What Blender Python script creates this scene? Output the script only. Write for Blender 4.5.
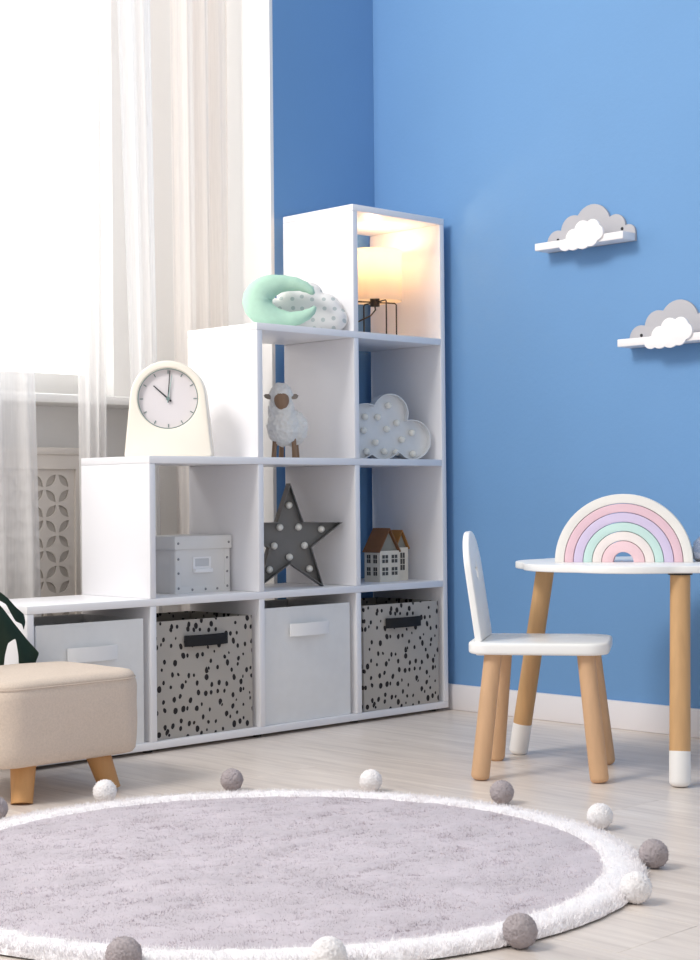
import bpy, bmesh, math, random
import numpy as np
from mathutils import Vector, Matrix, noise, geometry

random.seed(7); rng = np.random.default_rng(7)
scene = bpy.context.scene
COL = scene.collection
for o in list(bpy.data.objects): bpy.data.objects.remove(o)

# ------------------------------------------------------------------ camera
F = Vector((0.6999, 0.7142, 0.0100)).normalized()
U = Vector((-0.0002, -0.0137, 0.9999)); U = (U - U.dot(F)*F).normalized()
R = F.cross(U).normalized()
cam_data = bpy.data.cameras.new('camera'); cam = bpy.data.objects.new('camera', cam_data); COL.objects.link(cam)
m = Matrix((R, U, -F)).transposed().to_4x4(); m.translation = Vector((-2.0773, -3.1707, 0.6178)); cam.matrix_world = m
cam_data.sensor_fit = 'HORIZONTAL'; cam_data.sensor_width = 36; cam_data.lens = 1637.4*36/700
cam_data.clip_start = .05
scene.camera = cam

# ------------------------------------------------------------------ world, lights, exposure
world = bpy.data.worlds.new('world'); scene.world = world; world.use_nodes = True
bg = world.node_tree.nodes['Background']; bg.inputs[0].default_value = (.96, .975, 1.0, 1); bg.inputs[1].default_value = .66
def area(name, loc, target, sx, sy, power, color):
    d = bpy.data.lights.new(name, 'AREA'); d.shape = 'RECTANGLE'; d.size = sx; d.size_y = sy; d.energy = power; d.color = color
    o = bpy.data.objects.new(name, d); COL.objects.link(o); o.location = loc
    o.rotation_euler = (Vector(target)-Vector(loc)).to_track_quat('-Z', 'Y').to_euler(); o.visible_camera = True; return o
area('key_daylight', (-3.1, -.15, 3.8), (1.2, -.5, .6), 1.5, 1.3, 146, (1.0, .965, .92))
area('window_daylight', (-.2, 1.35, 1.75), (-.2, 0, 1.75), 2.8, 2.4, 62, (1, .99, .97))
vs = scene.view_settings
vs.view_transform = 'Standard'; vs.look = 'None'; vs.gamma = 1; vs.use_curve_mapping = False; vs.exposure = 0.08

# ------------------------------------------------------------------ helpers
def lin(c):
    return tuple(((v/255)/12.92 if v/255 <= .04045 else ((v/255+.055)/1.055)**2.4) for v in c)
def mat(name, rgb, rough=.5, var=.0, scale=20., bump=0., bscale=200., stretch=(1,1,1), spec=.5, rand=0., metal=0., sheen=0.):
    """plain procedural material: base colour varied by noise, optional bump; rand = per object tone"""
    M = bpy.data.materials.new(name); M.use_nodes = True; nt = M.node_tree; N = nt.nodes; L = nt.links
    b = N['Principled BSDF']; col = lin(rgb)
    b.inputs['Base Color'].default_value = (*col, 1); b.inputs['Roughness'].default_value = rough
    b.inputs['Specular IOR Level'].default_value = spec; b.inputs['Metallic'].default_value = metal
    if sheen: b.inputs['Sheen Weight'].default_value = sheen; b.inputs['Sheen Roughness'].default_value = .5
    tc = N.new('ShaderNodeTexCoord'); mp = N.new('ShaderNodeMapping'); mp.inputs['Scale'].default_value = stretch
    L.new(tc.outputs['Object'], mp.inputs['Vector'])
    if var or rand:
        nz = N.new('ShaderNodeTexNoise'); nz.inputs['Scale'].default_value = scale; nz.inputs['Detail'].default_value = 5
        L.new(mp.outputs[0], nz.inputs['Vector'])
        mr = N.new('ShaderNodeMapRange'); mr.inputs[1].default_value = .3; mr.inputs[2].default_value = .7
        mr.inputs[3].default_value = 1-var; mr.inputs[4].default_value = 1+var
        L.new(nz.outputs['Fac'], mr.inputs[0]); v = mr.outputs[0]
        if rand:
            oi = N.new('ShaderNodeObjectInfo'); m2 = N.new('ShaderNodeMapRange'); m2.inputs[3].default_value = 1-rand; m2.inputs[4].default_value = 1+rand
            L.new(oi.outputs['Random'], m2.inputs[0]); mu = N.new('ShaderNodeMath'); mu.operation = 'MULTIPLY'
            L.new(v, mu.inputs[0]); L.new(m2.outputs[0], mu.inputs[1]); v = mu.outputs[0]
        vm = N.new('ShaderNodeVectorMath'); vm.operation = 'SCALE'; vm.inputs[0].default_value = col
        L.new(v, vm.inputs['Scale']); L.new(vm.outputs[0], b.inputs['Base Color'])
    if bump:
        n2 = N.new('ShaderNodeTexNoise'); n2.inputs['Scale'].default_value = bscale; n2.inputs['Detail'].default_value = 3
        L.new(mp.outputs[0], n2.inputs['Vector']); bp = N.new('ShaderNodeBump'); bp.inputs['Strength'].default_value = bump; bp.inputs['Distance'].default_value = .002
        L.new(n2.outputs['Fac'], bp.inputs['Height']); L.new(bp.outputs[0], b.inputs['Normal'])
    return M
def tag(o, label=None, cat=None, group=None, kind=None):
    if label: o['label'] = label
    if cat: o['category'] = cat
    if group: o['group'] = group
    if kind: o['kind'] = kind
    return o
def empty(name, loc=(0,0,0), rz=0., label=None, cat=None, group=None):
    o = bpy.data.objects.new(name, None); COL.objects.link(o); o.location = loc; o.rotation_euler = (0,0,rz); o.empty_display_size = .05
    return tag(o, label, cat, group)
def link(name, me, material, parent=None, smooth=None):
    o = bpy.data.objects.new(name, me); COL.objects.link(o)
    if material and not me.materials: me.materials.append(material)
    if parent: o.parent = parent
    if smooth is not None: smooth_mesh(me, smooth)
    return o
def smooth_mesh(me, ang=35):
    me.polygons.foreach_set('use_smooth', [True]*len(me.polygons))
    if ang < 180: me.set_sharp_from_angle(angle=math.radians(ang))
    me.update()
def from_bm(name, bm, material, parent=None, smooth=None):
    bmesh.ops.recalc_face_normals(bm, faces=bm.faces)
    me = bpy.data.meshes.new(name); bm.to_mesh(me); bm.free()
    return link(name, me, material, parent, smooth)
def bm_box(bm, x0, x1, y0, y1, z0, z1, bev=0., seg=2):
    r = bmesh.ops.create_cube(bm, size=1)
    for v in r['verts']:
        v.co = Vector((x0 if v.co.x < 0 else x1, y0 if v.co.y < 0 else y1, z0 if v.co.z < 0 else z1))
    if bev:
        es = list({e for v in r['verts'] for e in v.link_edges})
        bmesh.ops.bevel(bm, geom=es, offset=bev, segments=seg, profile=.5, affect='EDGES')
def box(name, x0, x1, y0, y1, z0, z1, material, parent=None, bev=0., seg=2):
    bm = bmesh.new(); bm_box(bm, x0, x1, y0, y1, z0, z1, bev, seg)
    return from_bm(name, bm, material, parent, 40 if bev else None)
def bm_tube(bm, path, rad, n=12, cap=True, closed=False):
    """sweep a circle along a path; rad float or list"""
    P = [Vector(p) for p in path]; k = len(P); rings = []
    rad = rad if isinstance(rad, (list, tuple)) else [rad]*k
    up = None
    for i in range(k):
        if closed: t = P[(i+1) % k]-P[i-1]
        else: t = P[min(i+1,k-1)]-P[max(i-1,0)]
        t.normalize()
        if up is None: up = t.orthogonal()
        up = (up - up.dot(t)*t).normalized(); s = t.cross(up)
        rings.append([bm.verts.new(P[i]+rad[i]*(math.cos(a)*up+math.sin(a)*s)) for a in [2*math.pi*j/n for j in range(n)]])
    for i in range(k if closed else k-1):
        A, B = rings[i], rings[(i+1) % k]
        for j in range(n): bm.faces.new((A[j], A[(j+1)%n], B[(j+1)%n], B[j]))
    if cap and not closed: bm.faces.new(rings[0][::-1]); bm.faces.new(rings[-1])
def tube(name, path, rad, material, parent=None, n=12, closed=False, smooth=50):
    bm = bmesh.new(); bm_tube(bm, path, rad, n, True, closed); return from_bm(name, bm, material, parent, smooth)
def lathe(name, prof, material, parent=None, n=32, loc=(0,0,0), smooth=40):
    bm = bmesh.new(); rings = []
    for r, z in prof:
        if r < 1e-6: rings.append([bm.verts.new((loc[0], loc[1], loc[2]+z))])
        else: rings.append([bm.verts.new((loc[0]+r*math.cos(2*math.pi*j/n), loc[1]+r*math.sin(2*math.pi*j/n), loc[2]+z)) for j in range(n)])
    for A, B in zip(rings, rings[1:]):
        for j in range(n):
            if len(A) == 1 and len(B) == 1: continue
            if len(A) == 1: bm.faces.new((A[0], B[j], B[(j+1)%n]))
            elif len(B) == 1: bm.faces.new((A[j], A[(j+1)%n], B[0]))
            else: bm.faces.new((A[j], A[(j+1)%n], B[(j+1)%n], B[j]))
    return from_bm(name, bm, material, parent, smooth)
def rounded_rod(name, a, b, r0, r1, material, parent=None, n=20, round_b=True):
    """tapered leg from a (top) to b (foot) with a rounded foot"""
    a, b = Vector(a), Vector(b); d = (b-a); L = d.length; d.normalize(); path, rad = [a], [r0]
    rb = r1*.55
    path.append(b-d*rb); rad.append(r1)
    if round_b:
        for k in range(1, 6):
            t = k/5*math.pi/2; path.append(b-d*rb*(1-math.sin(t))); rad.append(max(r1-rb*(1-math.cos(t)), .001))
    else: path.append(b); rad.append(r1)
    return tube(name, path, rad, material, parent, n)
def plate(name, loops, thick, material, parent=None, bev=0., smooth=40, frame=None):
    """filled 2-D outline (first loop outer, others holes) extruded by thick; frame = 4x4 placing local XY"""
    cu = bpy.data.curves.new('tmp', 'CURVE'); cu.dimensions = '2D'; cu.fill_mode = 'BOTH'
    cu.extrude = max(thick/2-bev, 0); cu.bevel_depth = bev; cu.bevel_resolution = 2; cu.offset = -bev
    for lp in loops:
        s = cu.splines.new('POLY'); s.points.add(len(lp)-1); s.use_cyclic_u = True
        for q, (x, y) in zip(s.points, lp): q.co = (x, y, 0, 1)
    ob = bpy.data.objects.new('tmp', cu); COL.objects.link(ob)
    dg = bpy.context.evaluated_depsgraph_get(); dg.update()
    me = bpy.data.meshes.new_from_object(ob.evaluated_get(dg)); bpy.data.objects.remove(ob); bpy.data.curves.remove(cu)
    me.materials.clear()
    bm = bmesh.new(); bm.from_mesh(me); bmesh.ops.remove_doubles(bm, verts=bm.verts, dist=1e-5)
    bpy.data.meshes.remove(me)
    if frame is not None: bmesh.ops.transform(bm, matrix=frame, verts=bm.verts)
    return from_bm(name, bm, material, parent, smooth)
def arc_loop(cusps, bulges, n=10):
    """closed outline through the cusps, every side an arc with the given bulge (sagitta / half chord)"""
    out = []
    for i, (p, b) in enumerate(zip(cusps, bulges)):
        q = cusps[(i+1) % len(cusps)]; p, q = Vector(p), Vector(q)
        if abs(b) < 1e-4: out.append(tuple(p)); continue
        th = 4*math.atan(b); ch = (q-p); rr = ch.length/2/math.sin(abs(th)/2)
        nrm = Vector((ch.y, -ch.x)).normalized(); h = ch.length/2*b
        for k in range(n):
            # rotate along the arc
            t = k/n; ang = (t-.5)*th
            cen = (p+q)/2 - nrm*(rr*math.copysign(1, b)-h)
            v = nrm*math.copysign(rr, b)
            c, s = math.cos(ang), math.sin(ang)
            out.append(tuple(cen+Vector((v.x*c-v.y*s, v.x*s+v.y*c))))
    return out
def frame(origin, xdir, ydir):
    x = Vector(xdir).normalized(); y = Vector(ydir).normalized(); z = x.cross(y).normalized(); y = z.cross(x)
    M = Matrix((x, y, z)).transposed().to_4x4(); M.translation = Vector(origin); return M
def copy_tree(o, parent=None):
    c = o.copy(); COL.objects.link(c); c.parent = parent
    for ch in o.children: copy_tree(ch, c)
    return c
CAMROT = math.atan2(R.y, R.x)          # heading of things turned to face the photographer

# ------------------------------------------------------------------ materials
M_white = mat('white_laminate', (239, 238, 241), .38, .012, 3)
M_wallwhite = mat('white_paint', (240, 238, 236), .8, .01, 4, .15, 60)
M_blue = mat('blue_paint', (109, 154, 202), .75, .02, 2.5, .2, 90)
M_base = mat('baseboard_white', (238, 234, 236), .45)
M_sill = mat('sill_white', (240, 238, 235), .4)
M_dark = mat('dark_plastic', (30, 30, 32), .5)
M_black = mat('black_metal', (22, 20, 20), .4)
M_beech = mat('beech_wood', (208, 168, 130), .5, .07, 9, .1, 60, (6, 6, .8))
M_beech2 = mat('warm_beech_wood', (202, 160, 112), .5, .08, 9, .1, 60, (6, 6, .8))
M_oak = mat('oiled_oak', (196, 146, 92), .5, .1, 8, .1, 60, (6, 6, .8))
M_paintw = mat('white_lacquer', (244, 243, 241), .35)
M_capw = mat('white_leg_paint', (238, 236, 234), .45)

# ------------------------------------------------------------------ setting
WX = 1.4504; WY = .311; NX = 1.041; NB = .64
floor = box('floor', -2.6, WX+.12, -3.3, .9, -.06, -.012, mat('floor_bed', (120, 112, 104), .8)); tag(floor, kind='structure')
def plank_material():
    M = bpy.data.materials.new('pale_laminate'); M.use_nodes = True; nt = M.node_tree; N = nt.nodes; L = nt.links
    b = N['Principled BSDF']; b.inputs['Roughness'].default_value = .33; b.inputs['Specular IOR Level'].default_value = .45
    tc = N.new('ShaderNodeTexCoord'); oi = N.new('ShaderNodeObjectInfo')
    off = N.new('ShaderNodeVectorMath'); off.operation = 'MULTIPLY_ADD'
    cmb = N.new('ShaderNodeCombineXYZ'); 
    for k in range(3): L.new(oi.outputs['Random'], cmb.inputs[k])
    off.inputs[1].default_value = (9, 17, 5); L.new(cmb.outputs[0], off.inputs[0]); L.new(tc.outputs['Object'], off.inputs[2])
    mp = N.new('ShaderNodeMapping'); mp.inputs['Scale'].default_value = (16, 1.4, 1); L.new(off.outputs[0], mp.inputs['Vector'])
    n1 = N.new('ShaderNodeTexNoise'); n1.inputs['Scale'].default_value = 2.2; n1.inputs['Detail'].default_value = 7; n1.inputs['Roughness'].default_value = .62; n1.inputs['Distortion'].default_value = .6
    L.new(mp.outputs[0], n1.inputs['Vector'])
    cr = N.new('ShaderNodeValToRGB'); e = cr.color_ramp.elements
    e[0].position = .3; e[0].color = (*lin((205, 193, 184)), 1); e[1].position = .68; e[1].color = (*lin((233, 222, 212)), 1)
    k = e.new(.5); k.color = (*lin((222, 210, 200)), 1)
    L.new(n1.outputs['Fac'], cr.inputs[0])
    mr = N.new('ShaderNodeMapRange'); mr.inputs[3].default_value = .965; mr.inputs[4].default_value = 1.02; L.new(oi.outputs['Random'], mr.inputs[0])
    vm = N.new('ShaderNodeVectorMath'); vm.operation = 'SCALE'; L.new(cr.outputs[0], vm.inputs[0]); L.new(mr.outputs[0], vm.inputs['Scale'])
    L.new(vm.outputs[0], b.inputs['Base Color'])
    bp = N.new('ShaderNodeBump'); bp.inputs['Strength'].default_value = .08; bp.inputs['Distance'].default_value = .002; L.new(n1.outputs['Fac'], bp.inputs['Height']); L.new(bp.outputs[0], b.inputs['Normal'])
    return M
M_plank = plank_material()
PW, PL = .192, 1.28
i = 0; x = WX
while x > -2.5:
    y = .64 - (i*.47 % PL); ytop = .64
    x0, x1 = x-PW+.0006, x
    first = True
    while ytop > -3.2:
        ybot = max(y, -3.25)
        if ytop-ybot > .03: box('plank', x0, x1, ybot+.0006, ytop, -.012, 0, M_plank, floor, .0004, 1)
        ytop = ybot; y -= PL
    x -= PW; i += 1
wr = box('wall_right', WX, WX+.12, -3.3, NB+.12, 0, 2.7, M_blue); tag(wr, kind='structure')
wb = box('wall_back', NX, WX, WY, NB, 0, 2.7, M_blue); tag(wb, kind='structure')
# white plastered reveal of the window bay, with the window wall set back
rv = box('trim_1', NX-.012, NX, WY, NB, 0, 2.7, M_wallwhite); tag(rv, kind='structure')
WJ = .715; WZ0 = .985
bm = bmesh.new()
bm_box(bm, -2.2, NX-.012, NB, NB+.12, 0, .9)
bm_box(bm, WJ, NX-.012, NB, NB+.12, .9, 2.7)
bm_box(bm, -2.2, WJ, NB, NB+.12, 2.55, 2.7)
bm_box(bm, -2.2, -1.2, NB, NB+.12, .9, 2.55)
ww = from_bm('wall_window', bm, M_wallwhite); tag(ww, kind='structure')
M_glass = bpy.data.materials.new('window_glass'); M_glass.use_nodes = True
nt = M_glass.node_tree; nt.nodes.remove(nt.nodes['Principled BSDF']); tr = nt.nodes.new('ShaderNodeBsdfTransparent'); gl = nt.nodes.new('ShaderNodeBsdfGlossy'); gl.inputs['Roughness'].default_value = .02
mx = nt.nodes.new('ShaderNodeMixShader'); mx.inputs[0].default_value = .05; nt.links.new(tr.outputs[0], mx.inputs[1]); nt.links.new(gl.outputs[0], mx.inputs[2]); nt.links.new(mx.outputs[0], nt.nodes['Material Output'].inputs['Surface'])
win = empty('window_1', (0, NB+.07, .9)); tag(win, kind='structure')
bm = bmesh.new(); ya, yb = -.015, .03
bm_box(bm, -1.2, WJ, ya, yb, 0, .072, .004); bm_box(bm, -1.2, WJ, ya, yb, 1.58, 1.65, .004)
bm_box(bm, WJ-.045, WJ, ya, yb, .072, 1.58, .004); bm_box(bm, -1.2, -1.13, ya, yb, .072, 1.58, .004); bm_box(bm, -.33, -.25, ya, yb, .072, 1.58, .004)
from_bm('window_frame', bm, M_sill, win, 40)
for a, b_ in ((-1.13, -.33), (-.25, WJ-.045)): box('pane', a, b_, -.004, .004, .072, 1.58, M_glass, win)
sl = box('window_sill', -1.2, NX-.02, .50-NB-.07, -.03, -.025, .0, M_sill, win, .006)
bb = box('baseboard_right', WX-.014, WX, -3.2, WY, 0, .0734, M_base, None, .003); tag(bb, kind='structure')
b2 = box('baseboard_back', NX, WX-.014, WY-.014, WY, 0, .0734, M_base, None, .003); tag(b2, kind='structure')

# perforated radiator screen under the window
M_screen = mat('screen_beige', (222, 214, 206), .6, .01, 5)
scr = empty('radiator_screen', (0, .545, 0), 0, 'beige radiator screen with a cut-out petal pattern below the window', 'radiator screen')
sx0, sx1, sz1 = -.32, .545, .757
outer = [(sx0+.035, .05), (sx1-.035, .05), (sx1-.035, .70), (sx0+.035, .70)]
holes = []
def petal(cx, cz, ang, L=.047, w=.0105):
    pts = []
    for k in range(6): t = k/6; pts.append((-L/2+L*t, w*math.sin(math.pi*t)))
    for k in range(6): t = k/6; pts.append((L/2-L*t, -w*math.sin(math.pi*t)))
    c, s = math.cos(ang), math.sin(ang)
    return [(cx+a*c-b*s, cz+a*s+b*c) for a, b in pts]
g = .041
nxn = int((sx1-sx0-.09)/g); nzn = int(.63/g)
for ii in range(nxn):
    for jj in range(nzn):
        cx = sx1-.05-(ii+.5)*g; cz = .688-(jj+.5)*g
        holes.append(petal(cx, cz, math.pi/4 if (ii+jj) % 2 else -math.pi/4))
plate('pierced_panel', [outer]+holes, .005, M_screen, scr, 0, None, frame((0, 0, 0), (1,0,0), (0,0,1)))
bm = bmesh.new()
bm_box(bm, sx0, sx0+.036, -.01, .012, 0, sz1-.02); bm_box(bm, sx1-.036, sx1, -.01, .012, 0, sz1-.02)
bm_box(bm, sx0+.036, sx1-.036, -.01, .012, 0, .051); bm_box(bm, sx0+.036, sx1-.036, -.01, .012, .699, sz1-.02)
from_bm('screen_frame', bm, M_screen, scr); box('screen_top', sx0-.005, sx1+.005, -.014, .09, sz1-.02, sz1, M_screen, scr, .003)
box('screen_side', sx1-.02, sx1, .012, .09, 0, sz1-.02, M_screen, scr)
box('hole_backing', sx0+.036, sx1-.036, .0028, .03, .051, .699, mat('hole_shade_grey', (190, 182, 174), .6), scr)  # added sheet closing the petal holes, its tone set for the shade inside

# ------------------------------------------------------------------ curtains
def cloth_mat(name, rgb, opacity, transl=.5):
    M = bpy.data.materials.new(name); M.use_nodes = True; nt = M.node_tree; N = nt.nodes; L = nt.links; N.remove(N['Principled BSDF'])
    d = N.new('ShaderNodeBsdfDiffuse'); t = N.new('ShaderNodeBsdfTranslucent'); tp = N.new('ShaderNodeBsdfTransparent')
    c = (*lin(rgb), 1); d.inputs[0].default_value = c; t.inputs[0].default_value = c
    m1 = N.new('ShaderNodeMixShader'); m1.inputs[0].default_value = transl; L.new(d.outputs[0], m1.inputs[1]); L.new(t.outputs[0], m1.inputs[2])
    m2 = N.new('ShaderNodeMixShader'); L.new(tp.outputs[0], m2.inputs[1]); L.new(m1.outputs[0], m2.inputs[2])
    tc = N.new('ShaderNodeTexCoord'); mp = N.new('ShaderNodeMapping'); mp.inputs['Scale'].default_value = (60, 60, 2); nz = N.new('ShaderNodeTexNoise'); nz.inputs['Scale'].default_value = 4
    L.new(tc.outputs['Object'], mp.inputs['Vector']); L.new(mp.outputs[0], nz.inputs['Vector'])
    mr = N.new('ShaderNodeMapRange'); mr.inputs[3].default_value = opacity-.08; mr.inputs[4].default_value = opacity+.08; L.new(nz.outputs['Fac'], mr.inputs[0]); L.new(mr.outputs[0], m2.inputs[0])
    L.new(m2.outputs[0], N['Material Output'].inputs['Surface']); return M
M_sheer = cloth_mat('sheer_voile', (252, 250, 249), .64, .26)
M_drape = cloth_mat('beige_drape', (252, 246, 241), .97, .5)
def curtain(name, xt0, xt1, xb0, xb1, y, folds, amp, material, label, ph=0.):
    n, mz = max(24, int(folds*12)), 26; bm = bmesh.new(); rows = []
    for j in range(mz+1):
        v = j/mz; z = .02+v*2.45; row = []
        for i in range(n+1):
            u = i/n
            xx = (xb0*(1-v)+xt0*v)*(1-u)+(xb1*(1-v)+xt1*v)*u
            w = math.sin(2*math.pi*folds*u+ph+.5*math.sin(2.1*v+ph))*amp*(.7+.3*(1-v)) + .35*amp*math.sin(2*math.pi*folds*2.3*u+1.7*ph+v)
            row.append(bm.verts.new((xx+.25*w*math.cos(5*u+ph), y+w, z)))
        rows.append(row)
    for j in range(mz):
        for i in range(n): bm.faces.new((rows[j][i], rows[j][i+1], rows[j+1][i+1], rows[j+1][i]))
    o = from_bm(name, bm, material, None, 180); tag(o, label, 'curtain', 'window curtains'); return o
YC = .425
curtain('sheer_curtain', -.20, .275, -.14, .332, YC, 5, .016, M_sheer, 'white sheer curtain at the far left edge of the window', .4)
curtain('sheer_curtain', .435, .545, .458, .522, YC, 2.5, .012, M_sheer, 'narrow white sheer curtain between the window edge and the arch clock', 1.3)
curtain('sheer_curtain', .575, .70, .655, .735, YC+.01, 2, .012, M_sheer, 'white sheer curtain hanging directly behind the arch clock', 2.2)
curtain('beige_drape', .765, .975, .780, .975, YC, 3.2, .018, M_drape, 'opaque pale beige drape hanging beside the white reveal', .2)

# ------------------------------------------------------------------ stepped shelf unit
P, PZ, T, Z0, D = .35, .34692, .01827, .009, .2837
def sz(k): return Z0+k*PZ+T
unit = empty('cube_shelf', (0,0,0), 0, 'white stepped cube shelf unit with ten compartments against the wall', 'shelf unit')
bv = .0012
W4 = 4*P+T
for k in range(5):      # boards
    xs = 0 if k == 0 else (k-1)*P
    if k == 0: box('bottom_board', 0, W4, 0, D, Z0, Z0+T, M_white, unit, bv)
    else: box('shelf_board' if k < 4 else 'top_board', xs, W4-T if k < 4 else W4, 0, D, Z0+k*PZ, Z0+k*PZ+T, M_white, unit, bv)
for c in range(4):      # uprights, one per storey
    for k in range(c+1):
        box('upright_panel', c*P, c*P+T, .0004, D, Z0+k*PZ+T+.0003, Z0+(k+1)*PZ-.0003, M_white, unit, bv)
box('upright_panel', W4-T, W4, .0002, D, Z0+T, Z0+4*PZ, M_white, unit, bv)
for xx in (.03, .36, .715, 1.065, 1.38):
    for yy in (.03, .25): lathe('foot_glide', [(0, 0), (.012, 0), (.012, Z0), (0, Z0)], M_dark, unit, 12, (xx, yy, 0))

# ------------------------------------------------------------------ storage bins
def dot_mat():
    M = bpy.data.materials.new('dotted_felt'); M.use_nodes = True; nt = M.node_tree; N = nt.nodes; L = nt.links; b = N['Principled BSDF']; b.inputs['Roughness'].default_value = .9
    tc = N.new('ShaderNodeTexCoord'); mp = N.new('ShaderNodeMapping'); mp.inputs['Scale'].default_value = (1, 1, .78); L.new(tc.outputs['Object'], mp.inputs['Vector'])
    wn = N.new('ShaderNodeTexNoise'); wn.inputs['Scale'].default_value = 40; L.new(mp.outputs[0], wn.inputs['Vector'])
    ad = N.new('ShaderNodeVectorMath'); ad.operation = 'MULTIPLY_ADD'; ad.inputs[1].default_value = (.006, .006, .006); L.new(wn.outputs['Color'], ad.inputs[0]); L.new(mp.outputs[0], ad.inputs[2])
    # print lies on each face: flatten across the face normal by using a 2-D voronoi on (x+y, z)
    sep = N.new('ShaderNodeSeparateXYZ'); L.new(ad.outputs[0], sep.inputs[0]); sm = N.new('ShaderNodeMath'); L.new(sep.outputs[0], sm.inputs[0]); L.new(sep.outputs[1], sm.inputs[1])
    cb = N.new('ShaderNodeCombineXYZ'); L.new(sm.outputs[0], cb.inputs[0]); L.new(sep.outputs[2], cb.inputs[1])
    vo = N.new('ShaderNodeTexVoronoi'); vo.voronoi_dimensions = '2D'; vo.inputs['Scale'].default_value = 42; vo.inputs['Randomness'].default_value = .85; L.new(cb.outputs[0], vo.inputs['Vector'])
    sc = N.new('ShaderNodeSeparateColor'); L.new(vo.outputs['Color'], sc.inputs[0])
    mr = N.new('ShaderNodeMapRange'); mr.inputs[3].default_value = .12; mr.inputs[4].default_value = .275; L.new(sc.outputs[0], mr.inputs[0])
    lt = N.new('ShaderNodeMath'); lt.operation = 'LESS_THAN'; L.new(vo.outputs['Distance'], lt.inputs[0]); L.new(mr.outputs[0], lt.inputs[1])
    mx = N.new('ShaderNodeMix'); mx.data_type = 'RGBA'; mx.inputs[6].default_value = (*lin((176, 170, 163)), 1); mx.inputs[7].default_value = (*lin((34, 30, 32)), 1)
    L.new(lt.outputs[0], mx.inputs[0]); L.new(mx.outputs[2], b.inputs['Base Color']); return M
M_dot = dot_mat()
M_binw = mat('white_canvas', (232, 232, 232), .9, .02, 30, .25, 500)
M_strapb = mat('black_webbing', (24, 24, 27), .9, .1, 200); M_strapw = mat('white_webbing', (244, 243, 243), .9)
M_lining = mat('grey_lining', (66, 63, 62), .95)
def bin_(x0, y0, w, d, h, body_m, strap_m, label, rz=0., bow=.004, hz=.82, hh=.028):
    t = empty('storage_bin', (x0, y0, Z0+T+.0005), rz, label, 'storage bin', 'storage bins in the bottom row')
    th = .006
    # front panel bows out a little; walls as one open box
    bm = bmesh.new(); n = 8
    def wall(a, b_, nrm, bowed):
        a, b_, nrm = Vector(a), Vector(b_), Vector(nrm); g0, g1 = [], []
        for j in range(n+1):
            r0, r1 = [], []
            for i in range(n+1):
                u, v = i/n, j/n; q = a.lerp(b_, u); q.z = h*v
                bb_ = bow*math.sin(math.pi*u)*math.sin(math.pi*min(v*1.1, 1)) if bowed else 0
                r0.append(bm.verts.new(q+nrm*bb_)); r1.append(bm.verts.new(q-nrm*(th-bb_)))
            g0.append(r0); g1.append(r1)
        for G, fl in ((g0, False), (g1, True)):
            for j in range(n):
                for i in range(n): bm.faces.new((G[j][i], G[j][i+1], G[j+1][i+1], G[j+1][i]))
        for i in range(n): bm.faces.new((g0[n][i], g0[n][i+1], g1[n][i+1], g1[n][i])); bm.faces.new((g0[0][i], g1[0][i], g1[0][i+1], g0[0][i+1]))
        for j in range(n):
            for i in (0, n): bm.faces.new((g0[j][i], g0[j+1][i], g1[j+1][i], g1[j][i]))
    wall((0,0,0), (w,0,0), (0,-1,0), True)
    from_bm('front_panel', bm, body_m, t, 60)
    bm = bmesh.new()
    bm_box(bm, 0, th, th+.0002, d-th, 0, h, .0015); bm_box(bm, w-th, w, th+.0002, d-th, 0, h, .0015); bm_box(bm, 0, w, d-th, d, 0, h, .0015)
    from_bm('side_panel', bm, body_m, t, 40)
    box('bin_base', th, w-th, th, d-th, 0, .008, M_lining, t)
    # strap handle: flat band standing off the panel in the middle
    bm = bmesh.new(); L, zc = .138, h*hz; n2 = 12; top = []
    for i in range(n2+1):
        u = i/n2; xx = w/2-L/2+L*u; off = -bow-.002-.011*math.sin(math.pi*u)**.6; sag = .0
        q = [(xx, off, zc-hh/2), (xx, off-.003, zc-hh/2), (xx, off-.003, zc+hh/2), (xx, off, zc+hh/2)]
        top.append([bm.verts.new(v) for v in q])
    for A, B in zip(top, top[1:]):
        for k in range(4): bm.faces.new((A[k], A[(k+1)%4], B[(k+1)%4], B[k]))
    bm.faces.new(top[0]); bm.faces.new(top[-1])
    from_bm('strap_handle', bm, strap_m, t, 50)
    return t
bin_(.030, .012, .302, .255, .300, M_binw, M_strapw, 'white fabric storage bin behind the beige footstool, in the lowest step', math.radians(-1.2), .004, .755, .034)
bin_(P+.0215, .014, .314, .25, .288, M_dot, M_strapb, 'grey dotted storage bin with black handle below the white cardboard box')
bin_(2*P+.0205, .010, .313, .25, .302, M_binw, M_strapw, 'white fabric storage bin with white handle between the two dotted bins', 0, .004, .80, .033)
bin_(3*P+.034, .008, .297, .25, .290, M_dot, M_strapb, 'grey dotted storage bin with black handle next to the blue wall', math.radians(-.8))

# ------------------------------------------------------------------ arch clock
ck = empty('arch_clock', (.5234, .14, sz(2)), CAMROT, 'cream arch-shaped mantel clock standing on the second step', 'clock')
M_cream = mat('cream_plastic', (247, 239, 225), .45); M_face = mat('clock_face', (228, 222, 224), .5); M_mint = mat('mint_mark', (120, 140, 138), .5); M_hand = mat('clock_hand', (40, 44, 48), .4)
CZ, CR = .149, .0965
loop = []
a0 = math.radians(5.6)
hw = .1115
for k in range(41):
    a = a0+(math.pi-2*a0)*k/40; loop.append((CR*math.cos(a), CZ+CR*math.sin(a)))
loop = [(hw, .006), ] + loop + [(-hw, .006), (-hw+.006, 0), (hw-.006, 0)]
hole = [(.0765*math.cos(2*math.pi*k/48), CZ+.0005+.0765*math.sin(2*math.pi*k/48)) for k in range(48)]
plate('case_front', [loop, hole], .018, M_cream, ck, .005, 50, frame((0, -.030, 0), (1,0,0), (0,0,1)))
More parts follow.
